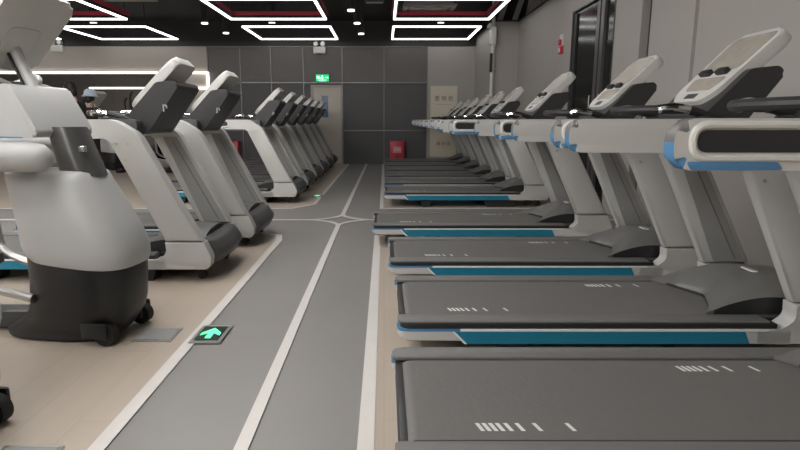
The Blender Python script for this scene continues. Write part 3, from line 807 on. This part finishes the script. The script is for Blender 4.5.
    for w in bm.verts:
        q, y, d = w.co; w.co = (-0.490 + q*cs - d*sn, y, 1.345 + q*sn + d*cs)
    finish(bm, 'rear_boss', 'white_plastic', cn, True, 40)
    # fixed hand bar
    bm = bmesh.new()
    hb = [(-0.36, 0.0, 1.19), (-0.37, -0.08, 1.225), (-0.40, -0.17, 1.255), (-0.48, -0.25, 1.275), (-0.60, -0.28, 1.25), (-0.72, -0.24, 1.22)]
    tube_into(bm, hb, 0.021, 10, smoothn=5); tube_into(bm, [(x, -y, z) for x, y, z in hb], 0.021, 10, smoothn=5)
    finish(bm, 'fixed_hand_bar', 'silver', E)
    bm = bmesh.new(); prism_into(bm, round_poly([(-0.75, 1.16), (-0.75, 1.22), (-0.40, 1.245), (-0.30, 1.215), (-0.30, 1.19)], 0.015), -0.20, 0.20, 'y', 0.01); finish(bm, 'bottle_tray', 'dark', E)
    # front wheels with brackets
    for s in (-1, 1):
        bm = bmesh.new(); cyl_into(bm, (0.085, s*0.155-0.025, 0.052), (0.085, s*0.155+0.025, 0.052), 0.052, n=24)
        w = finish(bm, 'transport_wheel', 'rubber', E, True, 40)
        bm = bmesh.new(); cyl_into(bm, (0.085, s*0.155-0.028, 0.052), (0.085, s*0.155+0.028, 0.052), 0.02, n=16); finish(bm, 'hub', 'neck', w)
        bm = bmesh.new(); box_into(bm, -0.02, 0.11, s*0.155-0.05, s*0.155-0.03, 0.04, 0.12, 0.01); box_into(bm, -0.02, 0.11, s*0.155+0.03, s*0.155+0.05, 0.04, 0.12, 0.01)
        finish(bm, 'wheel_bracket', 'body_black', E)
    return E
GE = 'elliptical machines with pale shrouds'
ell = make_elliptical('large elliptical machine with pale grey shroud and black base, console in full view', (-1.37, 2.64, ZG), GE)
ell.rotation_euler.z = math.radians(-8); ell.scale = (0.965, 0.965, 0.985)
dup(ell, (-1.46, 1.65, ZG), 'elliptical machine nearest the camera, only its black front wheel and casing edge showing', GE)
dup(ell, (-3.95, 11.2, ZG), 'distant elliptical machine by the mirror, first behind the second treadmill console', GE)
dup(ell, (-5.75, 11.9, ZG), 'distant elliptical machine near the mirror, middle of three', GE)
dup(ell, (-7.6, 11.9, ZG), 'distant elliptical machine by the mirror behind the two people', GE)

# ------------------------------------------------------------------ people
def skin_body(name, verts, edges, radii, m, root=0, sub=2):
    me = bpy.data.meshes.new(name); me.from_pydata(verts, edges, []); me.update()
    o = bpy.data.objects.new(name, me); C.objects.link(o)
    md = o.modifiers.new('skin', 'SKIN'); md.use_smooth_shade = True
    for i, sv in enumerate(me.skin_vertices[0].data):
        r = radii[i]; sv.radius = (r, r) if isinstance(r, (int, float)) else r
        sv.use_root = (i == root)
    s = o.modifiers.new('sub', 'SUBSURF'); s.levels = sub; s.render_levels = sub
    me.materials.append(M[m])
    return o
def person(loc, rotz, bend, label, top, scale=1.0, hat=False):
    P = thing('person', label, 'person', loc, None, rotz)
    # faces +x ; bend: forward lean of the torso in radians
    def tw(h, f=0.0):   # point at height h above hips, offset f forward, after the lean
        return (h*math.sin(bend) + f*math.cos(bend), h*math.cos(bend) - f*math.sin(bend) + 0.86)
    V = []; Ed = []; R = []
    def add(p, r, par=None):
        V.append((p[0]*scale, p[1]*scale, p[2]*scale)); R.append(r*scale if not isinstance(r, tuple) else (r[0]*scale, r[1]*scale))
        if par is not None: Ed.append((par, len(V)-1))
        return len(V)-1
    def at(h, y, f=0.0):
        x, z = tw(h, f); return (x, y, z)
    hip = add(at(0, 0), (0.15, 0.11)); waist = add(at(0.18, 0), (0.125, 0.09), hip); chest = add(at(0.38, 0), (0.145, 0.105), waist)
    base = add(at(0.50, 0), (0.075, 0.07), chest); neck = add(at(0.56, 0, 0.01), 0.05, base); head0 = add(at(0.62, 0, 0.02), 0.06, neck)
    for s in (-1, 1):
        sh = add(at(0.455, s*0.155), 0.058, chest); el = add(at(0.25, s*0.22, 0.16), 0.043, sh)
        wr = add(at(0.30, s*0.17, 0.38), 0.030, el); hand = add(at(0.31, s*0.16, 0.46), 0.034, wr)
        for k in (-1, 0, 1): add(at(0.31 + k*0.022, s*0.155, 0.535 - abs(k)*0.01), 0.010, hand)
        add(at(0.345, s*0.13, 0.475), 0.010, hand)
        th = add((0.0, s*0.09, 0.82), 0.095, hip); kn = add((0.03, s*0.10, 0.47), 0.062, th); an = add((-0.02, s*0.10, 0.08), 0.042, kn)
        add((0.12, s*0.105, 0.035), 0.035, an)
    skb = skin_body('body', V, Ed, R, 'skin', 0); skb.parent = P
    # clothes: shirt and trousers as slightly larger shells
    def cloth(name, idx_pts, ed, rad, m):
        c = skin_body(name, idx_pts, ed, rad, m); c.parent = P
    sc = lambda p: tuple(q*scale for q in p)
    pts = [sc(at(-0.02, 0)), sc(at(0.18, 0)), sc(at(0.38, 0)), sc(at(0.50, 0))]
    rr = [(0.165*scale, 0.125*scale), (0.145*scale, 0.105*scale), (0.165*scale, 0.122*scale), (0.082*scale, 0.078*scale)]; ed = [(0,1),(1,2),(2,3)]
    for s in (-1, 1):
        pts += [sc(at(0.455, s*0.16)), sc(at(0.32, s*0.205, 0.09))]; rr += [0.072*scale, 0.060*scale]; k = len(pts); ed += [(2, k-2), (k-2, k-1)]
    cloth('shirt', pts, ed, rr, top)
    pts = [sc((0, 0, 0.87))]; rr = [(0.165*scale, 0.125*scale)]; ed = []
    for s in (-1, 1):
        pts += [sc((0, s*0.09, 0.80)), sc((0.03, s*0.10, 0.47)), sc((-0.02, s*0.10, 0.12))]; rr += [0.108*scale, 0.076*scale, 0.058*scale]
        k = len(pts); ed += [(0, k-3), (k-3, k-2), (k-2, k-1)]
    cloth('trousers', pts, ed, rr, 'cloth_black')
    # head with face and hair
    hx, hz = tw(0.72, 0.05); hb = bend*0.6
    bm = bmesh.new(); sphere_into(bm, (0, 0, 0), 0.092, 0.075, 0.112, u=20, v=14)
    for w in bm.verts:
        if w.co.z < -0.03: w.co.x += 0.012; w.co.y *= 0.86
    sphere_into(bm, (0.096, 0, -0.012), 0.018, 0.012, 0.022, u=8, v=6)                      # nose
    for s in (-1, 1):
        sphere_into(bm, (0.0, s*0.078, -0.01), 0.018, 0.010, 0.030, u=8, v=6)               # ears
    hd = finish(bm, 'head', 'skin', P, True, 80); hd.location = (hx*scale, 0, hz*scale); hd.rotation_euler = (0, hb, 0); hd.scale = (scale,)*3
    bm = bmesh.new()
    for s in (-1, 1): sphere_into(bm, (0.083, s*0.030, 0.012), 0.010, 0.013, 0.007, u=8, v=6)
    finish(bm, 'eye', 'black', hd)
    bm = bmesh.new(); sphere_into(bm, (0.092, 0, -0.055), 0.008, 0.024, 0.006, u=10, v=6); finish(bm, 'mouth', 'red_label', hd)
    bm = bmesh.new(); sphere_into(bm, (-0.014, 0, 0.020), 0.100, 0.090, 0.114, u=20, v=14)
    for w in bm.verts:
        if w.co.x > 0.055 and w.co.z < 0.045: w.co.x = 0.055
    sphere_into(bm, (-0.075, 0, -0.05), 0.045, 0.065, 0.085, u=12, v=8)
    finish(bm, 'hair', 'hair', hd)
    if hat:
        bm = bmesh.new()
        prof = [(0.155, -0.005), (0.160, 0.0), (0.118, 0.03), (0.112, 0.075), (0.095, 0.115), (0.06, 0.14), (0.01, 0.148)]
        loft_into(bm, [[(-0.012 + r*1.02*math.cos(k*PI/12), r*0.95*math.sin(k*PI/12), z) for k in range(24)] for r, z in prof])
        finish(bm, 'sun_hat', 'cloth_blue', hd, True, 60)
    # shoes
    for s in (-1, 1):
        bm = bmesh.new(); rings = []
        for x, hw, h in ((-0.075, 0.025, 0.05), (-0.06, 0.04, 0.085), (0.0, 0.042, 0.09), (0.09, 0.048, 0.06), (0.15, 0.042, 0.045), (0.175, 0.02, 0.03)):
            rings.append([(x, s*0.102 + hw*math.cos(t*PI/6), h/2 + h/2*math.sin(t*PI/6)) for t in range(12)])
        loft_into(bm, [[tuple(q*scale for q in p) for p in r] for r in rings]); finish(bm, 'shoe', 'cloth_black', P)
    return P
person((-4.86, 8.95, ZG), math.radians(160), 0.06, 'person with black hair in dark clothes standing behind the large elliptical machine', 'cloth_black', 0.97)
person((-5.11, 9.75, ZG), math.radians(80), 0.12, 'person in a pale blue sun hat and dark top behind the black-haired person', 'cloth_black', 0.92, True)

# ------------------------------------------------------------------ world, camera
w = bpy.data.worlds.new('World'); scene.world = w; w.use_nodes = True
w.node_tree.nodes['Background'].inputs['Color'].default_value = (0.9, 0.95, 1.0, 1)
w.node_tree.nodes['Background'].inputs['Strength'].default_value = 0.0

cam = bpy.data.cameras.new('camera'); co = bpy.data.objects.new('camera', cam); C.objects.link(co)
F = 555.0
cam.sensor_fit = 'HORIZONTAL'; cam.sensor_width = 36.0; cam.lens = F/800*36.0
cam.shift_x = 16/800
co.location = (0, 0, 1.05)
co.rotation_euler = (PI/2 - math.atan(105/F), 0, 0)
cam.clip_start = 0.05
scene.camera = co
vs = scene.view_settings
vs.view_transform = 'Standard'; vs.look = 'None'; vs.gamma = 1.0; vs.use_curve_mapping = False
vs.exposure = 0.47
scene.display_settings.display_device = 'sRGB'
